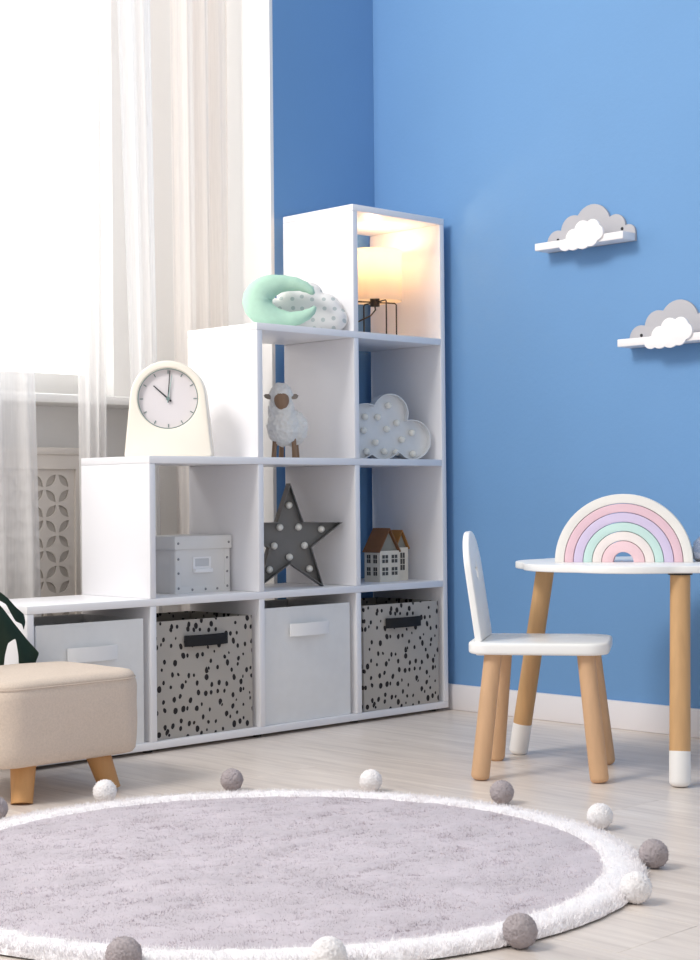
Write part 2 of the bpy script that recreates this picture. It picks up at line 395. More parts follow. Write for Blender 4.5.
plate('case_body', [loop], .055, M_cream, ck, .005, 50, frame((0, .006, 0), (1,0,0), (0,0,1)))
lathe_face = plate('dial', [[(.0764*math.cos(2*math.pi*k/48), .0764*math.sin(2*math.pi*k/48)) for k in range(48)]], .003, M_face, ck, 0, None, frame((0, -.024, CZ), (1,0,0), (0,0,1)))
tube('dial_rim', [(.0755*math.cos(2*math.pi*k/48), -.0365, CZ+.0755*math.sin(2*math.pi*k/48)) for k in range(48)], 0.0011, M_mint, ck, 8, True)
for k in range(12):
    a = math.pi*k/6; c, s = math.cos(a), math.sin(a)
    plate('hour_mark', [[(.064*c+.0012*s, .064*s-.0012*c), (.0725*c+.0012*s, .0725*s-.0012*c), (.0725*c-.0012*s, .0725*s+.0012*c), (.064*c-.0012*s, .064*s+.0012*c)]], .001, M_mint, lathe_face, 0, None, frame((0, -.0265, CZ), (1,0,0), (0,0,1)))
def hand(a, L, w, y, mm):
    c, s = math.cos(a), math.sin(a)
    plate('clock_hand', [[(-.010*c+w*s, -.010*s-w*c), (L*c+w*.6*s, L*s-w*.6*c), (L*c-w*.6*s, L*s+w*.6*c), (-.010*c-w*s, -.010*s+w*c)]], .001, mm, ck, 0, None, frame((0, y, CZ), (1,0,0), (0,0,1)))
hand(math.radians(138), .050, .0022, -.0285, M_hand); hand(math.radians(86), .072, .0016, -.0302, M_hand); hand(math.radians(80), .06, .0008, -.0315, mat('second_hand', (170, 205, 200), .4))
lathe('hub_cap', [(0, 0), (.005, 0), (.005, .004), (0, .004)], M_mint, ck, 16).matrix_local = frame((0, -.0300, CZ), (1,0,0), (0,0,1))

# ------------------------------------------------------------------ pillows on the third step
def puff(name, loop, h, material, parent=None, fr=None, step=.006, Dm=.045):
    """inflated cushion of the given outline"""
    pts = [Vector(p) for p in loop]; n = len(pts); A = np.array(loop)
    lo, hi = A.min(0), A.max(0); inner = []
    def dist(p):
        B = np.roll(A, -1, 0); d = B-A; t = np.clip(((p-A)*d).sum(1)/(d**2).sum(1), 0, 1); return np.sqrt((((A+d*t[:,None])-p)**2).sum(1)).min()
    def inside(p):
        B = np.roll(A, -1, 0); c = ((A[:,1] > p[1]) != (B[:,1] > p[1])); dy = np.where(B[:,1]-A[:,1] == 0, 1e-9, B[:,1]-A[:,1])
        xi = A[:,0]+(p[1]-A[:,1])/dy*(B[:,0]-A[:,0]); return (c & (p[0] < xi)).sum() % 2 == 1
    y = lo[1]; r = 0
    while y < hi[1]:
        xx = lo[0]+(step/2 if r % 2 else 0)
        while xx < hi[0]:
            q = np.array([xx, y])
            if inside(q) and dist(q) > step*.55: inner.append(Vector((xx, y)))
            xx += step
        y += step*.866; r += 1
    res = geometry.delaunay_2d_cdt(pts+inner, [(i, (i+1) % n) for i in range(n)], [], 1, 1e-6)
    V, Fc = res[0], res[2]; bm = bmesh.new(); front, back = [], []
    for v in V:
        d = dist(np.array(v)); tt = min(d/Dm, 1); z = h*math.sqrt(max(0, 1-(1-tt)**2)) if d > 1e-5 else 0
        a = bm.verts.new((v.x, v.y, z)); front.append(a); back.append(a if z == 0 else bm.verts.new((v.x, v.y, -z)))
    for f in Fc:
        bm.faces.new([front[k] for k in f])
        try: bm.faces.new([back[k] for k in reversed(f)])
        except ValueError: pass
    if fr is not None: bmesh.ops.transform(bm, matrix=fr, verts=bm.verts)
    return from_bm(name, bm, material, parent, 180)
def star_mat():
    M = mat('dotted_cotton', (234, 232, 230), .95); nt = M.node_tree; N = nt.nodes; L = nt.links; b = N['Principled BSDF']
    tc = [n for n in N if n.type == 'TEX_COORD'][0]
    vo = N.new('ShaderNodeTexVoronoi'); vo.inputs['Scale'].default_value = 42; vo.inputs['Randomness'].default_value = .35; vo.voronoi_dimensions = '2D'; L.new(tc.outputs['Object'], vo.inputs['Vector'])
    lt = N.new('ShaderNodeMath'); lt.operation = 'LESS_THAN'; lt.inputs[1].default_value = .2; L.new(vo.outputs['Distance'], lt.inputs[0])
    mx = N.new('ShaderNodeMix'); mx.data_type = 'RGBA'; mx.inputs[6].default_value = (*lin((232, 230, 228)), 1); mx.inputs[7].default_value = (*lin((192, 199, 198)), 1); L.new(lt.outputs[0], mx.inputs[0]); L.new(mx.outputs[2], b.inputs['Base Color']); return M
cl = arc_loop([(-.088, .004), (.08, .004), (.096, .058), (.052, .094), (-.006, .112), (-.055, .082), (-.094, .062)][0:7], [.06, .75, .35, .55, .75, .35, .85], 9)
pc = puff('cloud_pillow', cl, .030, star_mat())
pc.matrix_world = frame((.952, .108, sz(3)-.003), R, (F.x*.12, F.y*.12, 1)) @ Matrix.Scale(1.18, 4); tag(pc, 'white cloud-shaped pillow with grey dots behind the mint crescent', 'pillow', 'shaped pillows')
def crescent(name, material):
    bm = bmesh.new(); path, rad = [], []
    n = 44
    for k in range(n+1):
        t = k/n; a = math.radians(24)+math.radians(318)*t
        path.append((.079*math.cos(a)-.001, .049*math.sin(a), 0)); w = math.sin(math.pi*t)**.6
        rad.append(0.004+.037*w*(.60+.38*max(0, -math.cos(a))))
    bm_tube(bm, path, rad, 20)
    for v in bm.verts:
        v.co += v.normal*0
    bmesh.ops.recalc_face_normals(bm, faces=bm.faces); bm.normal_update()
    for v in bm.verts:
        a = math.atan2(v.co.y, v.co.x); v.co += v.normal*.0014*(noise.noise(v.co*70)+.6*math.sin(a*26+v.co.z*60))
    return from_bm(name, bm, material, None, 180)
mo = crescent('moon_pillow', mat('mint_cotton', (184, 220, 199), .95, .03, 60, .2, 300))
mo.matrix_world = frame((.868, .068, sz(3)+.073), R, (F.x*.1, F.y*.1, 1)); tag(mo, 'mint green crescent moon pillow lying at the edge of the third step', 'pillow', 'shaped pillows')

# ------------------------------------------------------------------ table lamp in the top compartment
LX, LY = 1.276, .142
lamp = empty('table_lamp', (LX, LY, sz(3)), 0, 'lit table lamp with white drum shade and black wire stand in the top compartment', 'lamp')
M_shade = cloth_mat('lamp_shade_fabric', (250, 240, 225), 1.0, .6)
for l in list(M_shade.node_tree.links):
    if l.to_socket.name == 'Fac' and l.from_node.type == 'MAP_RANGE': M_shade.node_tree.links.remove(l)
for nd in M_shade.node_tree.nodes:
    if nd.type == 'MIX_SHADER' and any(l.from_node.type == 'BSDF_TRANSPARENT' for l in nd.inputs[1].links): nd.inputs[0].default_value = 1.0
bm = bmesh.new(); n = 48; rr = .078; prof = [(rr, .110), (rr, .256), (rr-.002, .256), (rr-.002, .110)]; rings = [[bm.verts.new((q*math.cos(2*math.pi*j/n), q*math.sin(2*math.pi*j/n), z)) for j in range(n)] for q, z in prof]
for k in range(4):
    A, B = rings[k], rings[(k+1) % 4]
    for j in range(n): bm.faces.new((A[j], A[(j+1)%n], B[(j+1)%n], B[j]))
from_bm('drum_shade', bm, M_shade, lamp, 40)
for a in range(4):
    an = CAMROT+math.radians(26.6+90*a); px, py = .070*math.cos(an), .070*math.sin(an)
    tube('wire_leg', [(0, 0, .108), (px*.3, py*.3, .108), (px*.93, py*.93, .108), (px, py, .104), (px, py, .002)], .0022, M_black, lamp, 8)
lathe('lamp_holder', [(0, .096), (.014, .096), (.014, .135), (0, .135)], M_black, lamp, 20)
M_bulb = mat('opal_bulb', (255, 240, 215), .4); bb_ = M_bulb.node_tree.nodes['Principled BSDF']; bb_.inputs['Emission Color'].default_value = (1, .62, .30, 1); bb_.inputs['Emission Strength'].default_value = 3
lathe('light_bulb', [(0, .135), (.012, .136), (.014, .15), (.026, .172), (.030, .19), (.024, .21), (.012, .219), (0, .221)], M_bulb, lamp, 24)
tube('power_cord', [(0, 0, .098), (-.004, -.006, .085), (-.03, -.012, .066), (-.065, -.004, .05), (-.075, .05, .03), (-.075, .10, .004)], .0022, M_black, lamp, 8)
pl = bpy.data.lights.new('lamp_light', 'POINT'); pl.energy = 1.15; pl.color = (1, .68, .42); pl.shadow_soft_size = .02; po = bpy.data.objects.new('lamp_light', pl); COL.objects.link(po); po.parent = lamp; po.location = (0, 0, .235)

# ------------------------------------------------------------------ toy sheep
def fleece(name, blobs, material, parent, vox=.003, amp=.0048):
    bm = bmesh.new()
    for (c, r) in blobs:
        g0 = bmesh.ops.create_icosphere(bm, subdivisions=3, radius=1)
        for v in g0['verts']: v.co = Vector((v.co.x*r[0]+c[0], v.co.y*r[1]+c[1], v.co.z*r[2]+c[2]))
    me = bpy.data.meshes.new('tmp'); bm.to_mesh(me); bm.free(); ob = bpy.data.objects.new('tmp', me); COL.objects.link(ob)
    md = ob.modifiers.new('r', 'REMESH'); md.mode = 'VOXEL'; md.voxel_size = vox
    sm = ob.modifiers.new('s', 'SMOOTH'); sm.iterations = 4
    dg = bpy.context.evaluated_depsgraph_get(); dg.update(); m2 = bpy.data.meshes.new_from_object(ob.evaluated_get(dg)); bpy.data.objects.remove(ob)
    bm = bmesh.new(); bm.from_mesh(m2); bpy.data.meshes.remove(m2); bmesh.ops.recalc_face_normals(bm, faces=bm.faces); bm.normal_update()
    for v in bm.verts:
        q = v.co*150; v.co += v.normal*amp*(noise.noise(q)+.5*abs(noise.noise(q*2.1)))
    return from_bm(name, bm, material, parent, 180)
sheep = empty('toy_sheep', (.893, .105, sz(2)), CAMROT+math.radians(14), 'woolly white toy sheep with wooden face and legs on the shelf', 'toy sheep')
M_fleece = mat('white_boucle', (240, 236, 230), 1.0, .04, 120); M_swood = mat('walnut_wood', (150, 118, 92), .6, .12, 12, .1, 60, (6,6,1)); M_ear = mat('taupe_ear', (150, 138, 126), .9)
# local: x to the right of the picture, y away from the camera
fleece('fleece', [((-.012, -.012, .086), (.042, .040, .052)), ((.018, .015, .084), (.043, .042, .049)), ((.030, .040, .082), (.036, .036, .045)), ((-.016, -.016, .130), (.035, .033, .042)), ((-.018, -.022, .168), (.032, .030, .030)), ((-.016, -.018, .184), (.023, .022, .019))], M_fleece, sheep)
bm = bmesh.new(); bmesh.ops.create_icosphere(bm, subdivisions=3, radius=1)
for v in bm.verts: v.co = Vector((-.021+.0205*v.co.x*(1-.12*v.co.z*-1), -.046+.013*v.co.y, .153+.0235*v.co.z))
from_bm('face', bm, M_swood, sheep, 180)
for s in (-1, 1):
    e = lathe('ear', [(0, -.012), (.005, -.008), (.007, 0), (.006, .007), (0, .012)], M_ear, sheep, 12)
    e.matrix_local = Matrix.Translation((-.018+s*.036, -.026, .166)) @ Matrix.Rotation(math.radians(90-s*15), 4, 'Y')
for (lx, ly, tx) in ((-.038, -.018, -.034), (.020, -.014, .018), (-.008, .03, -.006), (.040, .046, .036)):
    rounded_rod('leg', (tx, ly, .055), (lx, ly, 0), .0062, .0068, M_swood, sheep, 12, False)

# ------------------------------------------------------------------ marquee lights (cloud, star)
M_bulbw = mat('frosted_bulb', (244, 240, 230), .25)
def bulb_mesh():
    bm = bmesh.new(); bmesh.ops.create_uvsphere(bm, u_segments=16, v_segments=10, radius=.0100); me = bpy.data.meshes.new('bulb'); bm.to_mesh(me); bm.free(); me.materials.append(M_bulbw); smooth_mesh(me, 180); return me
BULB = bulb_mesh()
def inset(loop, d):
    n = len(loop); out = []
    for i in range(n):
        a, b_, c = Vector(loop[i-1]), Vector(loop[i]), Vector(loop[(i+1) % n]); e1 = (b_-a).normalized(); e2 = (c-b_).normalized()
        n1 = Vector((-e1.y, e1.x)); n2 = Vector((-e2.y, e2.x)); k = n1+n2
        k = k/max(k.length_squared, .2)*2*d if k.length > 1e-6 else n1*d
        if k.length > 4*d: k = k.normalized()*4*d
        out.append(tuple(b_+k))
    return out
def marquee(name, loop, fr, bulbs, depth, material, label):
    t = empty(name, fr.translation, 0, label, 'marquee light'); t.rotation_euler = fr.to_euler()
    plate('rim', [loop, inset(loop, .0022)], depth, material, t, 0, 35, Matrix.Translation((0, 0, 0)))
    plate('face_plate', [inset(loop, .002)], .003, material, t, 0, None, Matrix.Translation((0, 0, -depth*.1)))
    for (bx, by) in bulbs:
        o = bpy.data.objects.new('bulb', BULB); COL.objects.link(o); o.parent = t; o.location = (bx, by, -depth*.1+.008)
    return t
wd = Vector((math.cos(math.radians(-26)), math.sin(math.radians(-26)), 0))
SR = .155; star = []
for k in range(10):
    a = math.pi/2+math.pi*k/5; rr = SR if k % 2 == 0 else SR*.40; star.append((rr*math.cos(a), rr*math.sin(a)))
sb = [(.62*SR*math.cos(math.pi/2+2*math.pi*k/5), .62*SR*math.sin(math.pi/2+2*math.pi*k/5)) for k in range(5)]+[(.29*SR*math.cos(-math.pi/2+2*math.pi*k/5), .29*SR*math.sin(-math.pi/2+2*math.pi*k/5)) for k in range(5)]
M_gun = mat('gunmetal', (118, 117, 116), .45, .06, 20, 0, 1, (1,1,1), .5, 0, .35)
marquee('star_light', star, frame((.915, .122, sz(1)+SR*.809), wd, (0,0,1)), sb, .042, M_gun, 'dark grey metal star-shaped marquee light with round bulbs')
wc = Vector((math.cos(math.radians(-20)), math.sin(math.radians(-20)), 0))
# union of five discs traced as arcs between their crossings
def disc_union(discs, n=160):
    pts = []
    c0 = np.mean([d[:2] for d in discs], 0)
    for k in range(n):
        a = 2*math.pi*k/n; u = np.array([math.cos(a), math.sin(a)]); best = 0
        for (x, y, r) in discs:
            w = np.array([x, y])-c0; b_ = w@u; q = b_*b_-(w@w-r*r)
            if q >= 0: best = max(best, b_+math.sqrt(q))
        pts.append(tuple(c0+u*best))
    return pts
cm = disc_union([(.012, .132, .056), (.082, .058, .057), (-.010, .057, .056), (-.085, .053, .052), (-.064, .108, .052)])
cb = [(.012, .155), (-.022, .122), (.038, .106), (.086, .078), (.006, .088), (.054, .058), (-.03, .050), (.034, .022), (.088, .018), (-.002, .024), (-.062, .122), (-.066, .084), (-.058, .024), (-.104, .06)]
M_galv = mat('pale_galvanised', (226, 227, 228), .4, .03, 30, 0, 1, (1,1,1), .5, 0, .08)
marquee('cloud_light', cm, frame((1.253, .086, sz(2)-.001), wc, (0,0,1)), cb, .038, M_galv, 'pale metal cloud-shaped marquee light with round bulbs')

# ------------------------------------------------------------------ cardboard box with lid
M_card = mat('white_cardboard', (226, 225, 224), .8, .01, 20); M_rivet = mat('steel_rivet', (150, 150, 152), .35, 0, 1, 0, 1, (1,1,1), .5, 0, .8)
bx = empty('lidded_box', (.506, .100, sz(1)), math.radians(2), 'white riveted cardboard box with lid and label holder on the shelf', 'box')
bw, bd, bh = .184, .165, .146
box('box_body', 0, bw, 0, bd, 0, bh-.004, M_card, bx, .002)
lid = box('lid', -.005, bw+.005, -.005, bd+.005, bh-.034, bh, M_card, bx, .002)
for (a, b_, c, d_) in ((0, .018, 0, bh-.035), (bw-.018, bw, 0, bh-.035), (.018, bw-.018, 0, .018)): box('edge_strip', a, b_, -.0016, 0, c, d_, M_card, bx)
for a in (0, bd-.018): box('edge_strip', -.0016, 0, a, a+.018, 0, bh-.035, M_card, bx)
def rivet(x, y, z, parent): 
    o = lathe('rivet', [(.0034, 0), (.003, .0012), (.0015, .0018), (0, .002)], M_rivet, parent, 12); o.matrix_local = frame((x, y, z), (1,0,0), (0,0,1)); return o
for z in (.014, .052, .088): rivet(.009, -.0017, z, bx); rivet(bw-.009, -.0017, z, bx)
for xx in (.055, .10, .14): rivet(xx, -.0017, .009, bx)
for xx in (.006, bw-.006): rivet(xx, -.0052, bh-.018, lid)
hm = mat('label_holder_white', (244, 244, 246), .4)
lh = plate('label_holder', [[(.058, .055), (.118, .055), (.118, .092), (.058, .092)], [(.064, .068), (.064, .088), (.112, .088), (.112, .068)]], .003, hm, bx, 0, None, frame((0, -.0015, 0), (1,0,0), (0,0,1)))
box('label_card', .064, .112, -.0012, -.0002, .067, .089, mat('label_card', (206, 208, 212), .7), lh); box('pull_tab', .058, .118, -.012, 0, .052, .062, hm, bx, .002)

# ------------------------------------------------------------------ toy houses
M_hw = mat('whitewashed_wood', (222, 214, 200), .8, .05, 25); M_roof = mat('brown_roof', (128, 88, 58), .7, .1, 30); M_roof2 = mat('amber_roof', (168, 118, 62), .7, .1, 30); M_wind = mat('dark_pane', (70, 66, 60), .4); M_gable_shade = mat('gable_shade_grey', (140, 138, 128), .8)  # gable grey has the shade under the roof overhang in its colour
def toy_house(x, y, w, d, hw_, hr, roofm, label, wins, side):
    t = empty('toy_house', (x, y, sz(1)), 0, label, 'toy house', 'pair of toy houses')
    box('house_body', 0, w, 0, d, 0, hw_, M_hw, t)
    gbl = bmesh.new(); a = [gbl.verts.new(v) for v in ((0.002, .006, hw_), (w-.002, .006, hw_), (w/2, .006, hw_+hr-.004))]; b_ = [gbl.verts.new((v.co.x, d-.004, v.co.z)) for v in a]
    gbl.faces.new(a); gbl.faces.new(b_[::-1])
    for k in range(3): gbl.faces.new((a[k], a[(k+1)%3], b_[(k+1)%3], b_[k]))
    from_bm('gable', gbl, M_gable_shade, t)
    th = .0035
    for s in (0, 1):
        e = (-.003 if s == 0 else w+.003); zz = hw_-hr*.003/(w/2)
        bm = bmesh.new(); nx_ = (-1 if s == 0 else 1)
        q = [(e, zz), (w/2, hw_+hr), (w/2, hw_+hr+th*1.3), (e+nx_*th*.8, zz+th*.5)]
        A = [bm.verts.new((u, -.003, z)) for u, z in q]; B = [bm.verts.new((u, d+.003, z)) for u, z in q]
        bm.faces.new(A); bm.faces.new(B[::-1])
        for k in range(4): bm.faces.new((A[k], A[(k+1)%4], B[(k+1)%4], B[k]))
        from_bm('roof_slope', bm, roofm, t)
    def win(cx, cz, ww, wh, nx_, nz_, on_side):
        fr = frame((0, -.0004, 0), (1,0,0), (0,0,1)) if not on_side else frame((-.0004, 0, 0), (0,-1,0), (0,0,1))
        sgn = -1 if on_side else 1
        wo = plate('window', [[(sgn*cx-ww/2, cz-wh/2), (sgn*cx+ww/2, cz-wh/2), (sgn*cx+ww/2, cz+wh/2), (sgn*cx-ww/2, cz+wh/2)]], .0008, M_hw, t, 0, None, fr)
        for i in range(nx_):
            for j in range(nz_):
                pw, ph = ww/nx_, wh/nz_; x0 = sgn*cx-ww/2+i*pw; z0 = cz-wh/2+j*ph; g = pw*.1
                plate('pane', [[(x0+g, z0+g), (x0+pw-g, z0+g), (x0+pw-g, z0+ph-g), (x0+g, z0+ph-g)]], .0018, M_wind, wo, 0, None, fr)
    for a in wins: win(*a, False)
    for a in side: win(*a, True)
toy_house(1.222, .078, .078, .062, .088, .060, M_roof, 'larger white toy house with brown roof and square windows', [(.020, .065, .026, .025, 2, 2), (.058, .065, .026, .025, 2, 2), (.020, .030, .026, .025, 2, 2), (.058, .030, .026, .025, 2, 2)], [(.018, .065, .016, .025, 2, 2), (.044, .065, .016, .025, 2, 2), (.018, .030, .016, .025, 2, 2), (.044, .030, .016, .025, 2, 2)])
toy_house(1.308, .098, .050, .062, .095, .046, M_roof2, 'narrower toy house with amber roof and one tall window', [(.026, .055, .020, .052, 2, 3)], [])

# ------------------------------------------------------------------ cloud wall shelves
M_cgrey = mat('pale_grey_lacquer', (184, 182, 186), .5); M_cwhite = mat('white_board_lacquer', (244, 240, 240), .45)
def cloud_shelf(ystart, zb, label):
    t = empty('cloud_wall_shelf', (WX, ystart, zb), 0, label, 'wall shelf', 'cloud wall shelves')
    L, D_ = .292, .062
    fu = lambda f: f*L
    bk = arc_loop([(0, .0), (L, .0), (fu(1.0), .026), (fu(.893), .044), (fu(.72), .072), (fu(.36), .089), (fu(.165), .055), (0, .021)], [0, 0, .5, .6, .62, .5, .55, .5], 10)
    # outline runs along -y seen from the room
    fr = lambda off: frame((-off, 0, 0), (0,-1,0), (0,0,1))
    plate('cloud_back', [bk], .008, M_cgrey, t, .001, 50, fr(.004))
    box('shelf_board', -D_, -.008, -L, 0, 0, .020, M_cwhite, t, .002)
    fc = arc_loop([(.092, -.006), (.120, -.009), (.150, -.009), (.184, -.008), (.214, .004), (.221, .044), (.182, .056), (.140, .043), (.110, .020), (.092, .005)], [.35, .3, .3, .4, .75, .55, .55, .45, .4, .5], 9)
    plate('cloud_front', [fc], .006, M_cwhite, t, .001, 50, fr(D_+.003))
    for (u, v) in ((.038, .031), (L*.86, .036)):
        o = lathe('screw_head', [(.0045, 0), (.004, .0015), (0, .002)], M_dark, t, 14); o.matrix_local = fr(.008) @ Matrix.Translation((u, v, 0))
cloud_shelf(-.358, 1.278, 'small cloud-shaped wall shelf nearer the corner, higher of the two')
cloud_shelf(-.6285, .998, 'small cloud-shaped wall shelf cut by the right edge, lower of the two')

# ------------------------------------------------------------------ kids table
TC = Vector((1.04, -.95, 0)); TZ = .463
table = empty('kids_table', TC, 0, 'white scalloped kids table with wooden legs dipped in white', 'table')
nl = 8; off = math.radians(229)+CAMROT; cs = [(.278*math.cos(off+2*math.pi*k/nl), .278*math.sin(off+2*math.pi*k/nl)) for k in range(nl)]
plate('table_top', [arc_loop(cs, [.36]*nl, 14)], .016, M_paintw, table, .003, 50, Matrix.Translation((0, 0, TZ-.008)))
for (fx, fy) in ((.9397, -.655), (.8285, -1.188), (1.352, -1.007)):
    b_ = Vector((fx, fy, 0))-TC; a = b_*(1-.075/b_.length) if fx > .85 else Vector((.8915, -1.152, 0))-TC; a.z = TZ-.016; b_.z = 0
    k = a.lerp(b_, .835)
    lg = tube('leg', [a, k], [.0215, .0222], M_beech2, table, 24)
    rounded_rod('white_foot_cap', k, b_, .0226, .0226, M_capw, lg, 24)
    lathe('leg_mount', [(0, -.004), (.026, -.004), (.026, 0), (0, 0)], M_dark, lg, 20, tuple(a))

# ------------------------------------------------------------------ stacking rainbow
rd = Vector((1.0612-.8966, -1.0684+.8101, 0)).normalized()
rad = [.155, .133, .1125, .0905, .0700, .0485, .0225]
cols = [('white', (238, 234, 228)), ('rose', (232, 196, 206)), ('lilac', (214, 200, 228)), ('mint', (200, 228, 222)), ('cream', (240, 230, 226)), ('pink', (240, 206, 212))]
rc = Vector((.975, -.944, TZ))
nms = ['white outermost arch of the toy rainbow stacker', 'rose pink second arch of the toy rainbow stacker', 'lilac third arch of the toy rainbow stacker', 'mint fourth arch of the toy rainbow stacker', 'cream fifth arch of the toy rainbow stacker', 'pink innermost arch of the toy rainbow stacker']
for k in range(6):
    ro, ri = rad[k]-.0006, rad[k+1]+.0006; n = 40
    lp = [(ro*math.cos(math.pi*i/n), ro*math.sin(math.pi*i/n)) for i in range(n+1)]+[(ri*math.cos(math.pi*(n-i)/n), ri*math.sin(math.pi*(n-i)/n)) for i in range(n+1)]
    o = plate('rainbow_arch', [lp], .05, mat(cols[k][0]+'_paint', cols[k][1], .6, .02, 30), None, .0015, 45)
    o.matrix_world = frame(rc, rd, (0,0,1)); tag(o, nms[k], 'toy arch', 'rainbow stacker arches')

# ------------------------------------------------------------------ glass ornament at the edge of the table
M_clear = bpy.data.materials.new('clear_glass'); M_clear.use_nodes = True; gb = M_clear.node_tree.nodes['Principled BSDF']; gb.inputs['Transmission Weight'].default_value = .85; gb.inputs['Roughness'].default_value = .08; gb.inputs['Base Color'].default_value = (.9, .88, .9, 1); gb.inputs['IOR'].default_value = 1.3
orn = lathe('glass_jar', [(0, 0), (.034, 0), (.040, .008), (.043, .025), (.038, .044), (.026, .056), (.020, .058), (.017, .055), (.024, .052), (.034, .042), (.039, .025), (.036, .009), (.03, .004), (0, .004)], M_clear, None, 36, (0,0,0), 60)
orn.location = (1.104, -1.090, TZ); tag(orn, 'rounded clear glass jar beside the rainbow, cut by the right edge', 'jar')

# ------------------------------------------------------------------ kids chair
e1 = Vector((.563, -.826, 0)); CC = Vector((.787, -.854, 0)); ca = math.atan2(e1.y, e1.x)
chair = empty('kids_chair', CC, ca, 'white kids chair with round wooden legs and cut-out backrest', 'chair')
# local: x forward, y = away-from-camera side
def rrect(hx, hy, r, n=8):
    out = []
    for (sx_, sy_, a0) in ((1,1,0), (-1,1,90), (-1,-1,180), (1,-1,270)):
        for k in range(n+1): a = math.radians(a0+90*k/n); out.append((sx_*(hx-r)+r*math.cos(a), sy_*(hy-r)+r*math.sin(a)))
    return out
SZ = .297
plate('seat', [rrect(.153, .132, .05)], .026, M_paintw, chair, .006, 50, Matrix.Translation((0, 0, SZ-.013)))
feet = [(.609, -.823), (.837, -.674), (.754, -1.036), (.964, -.898)]
inv = Matrix.Rotation(-ca, 4, 'Z')
for fx, fy in feet:
    b_ = inv @ (Vector((fx, fy, 0))-CC); a = Vector((b_.x*.78, b_.y*.72, SZ-.026))
    rounded_rod('leg', a, b_, 0.0192, .0202, M_beech, chair, 24)
hwid = .108; hb = .242
bl = [(-hwid*.95, 0), (hwid*.95, 0)]+[(hwid*.93*math.cos(math.pi*k/24), hb-.088+.088*math.sin(math.pi*k/24)) for k in range(25)]
st = []
for k in range(10):
    a = math.pi/2+math.pi*k/5; rr_ = .027 if k % 2 == 0 else .0115; st.append((rr_*math.cos(a), .150+rr_*math.sin(a)))
fr = frame((-.129, 0, SZ), (0, 1, 0), (-.14, 0, 1))
plate('backrest', [bl, st], .015, M_paintw, chair, .003, 50, fr)
box('underseat_cleat', -.135, -.115, -.10, .10, SZ-.030, SZ-.0255, M_paintw, chair, .002)

# ------------------------------------------------------------------ beige footstool
def linen():
    M = mat('beige_linen', (213, 196, 180), .95, .06, 260, .5, 700, (1, 1, 1)); return M
M_linen = linen()
st_ = empty('footstool', (-.120, -.197, 0), 0, 'beige linen footstool with short wooden legs in front of the shelf', 'footstool')
def cushion(name, hx, hy, r, z0, z1, material, parent):
    prof = [(0, z0+.004, .62), (0, z0, .90), (.004, z0+.001, .97)]
    bm = bmesh.new(); rings = []; n = 12
    H = z1-z0
    layers = [(-.055, z0), (-.02, z0), (-.008, z0+.003), (-.002, z0+.010), (.001, z0+.03), (.002, z0+H*.3), (.003, z0+H*.55), (.002, z0+H*.8), (0, z1-.022), (-.0035, z1-.016), (-.0025, z1-.013), (-.005, z1-.008), (-.012, z1-.002), (-.024, z1+.001), (-.06, z1+.003), (-.10, z1+.004)]
    for off_, z in layers:
        rr2 = max(r+off_, .004) if off_ > -.09 else .012
        ring = rrect(max(hx+off_, .01), max(hy+off_, .01), min(rr2, hy+off_-.001), n)
        rings.append([bm.verts.new((x_, y_, z)) for x_, y_ in ring])
    k = len(rings[0])
    for A, B in zip(rings, rings[1:]):
        for j in range(k): bm.faces.new((A[j], A[(j+1)%k], B[(j+1)%k], B[j]))
    bm.faces.new(rings[0][::-1]); bm.faces.new(rings[-1])
    bmesh.ops.subdivide_edges(bm, edges=[e for e in bm.edges if e.calc_length() > .03], cuts=3, use_grid_fill=True)
    bm.normal_update()
    for v in bm.verts: v.co += v.normal*.0022*noise.noise(v.co*Vector((1,1,1.6))*16)
    return from_bm(name, bm, material, parent, 60)
cushion('cushion', .186, .164, .066, .076, .252, M_linen, st_)
tube('seam_piping', [(x_, y_, 0.2365) for x_, y_ in rrect(.1855, .1635, .066, 10)], 0.0012, M_linen, st_, 6, True)
for (fx, fy) in ((-.228, -.3237), (-.006, -.3213), (-.228, -.060), (-.052, -.050)):
    b_ = Vector((fx+.120, fy+.197, 0)); a = Vector((b_.x*.84, b_.y*.84, .077))
    rounded_rod('leg', a, b_, .0265, .0225, M_oak, st_, 22, False)

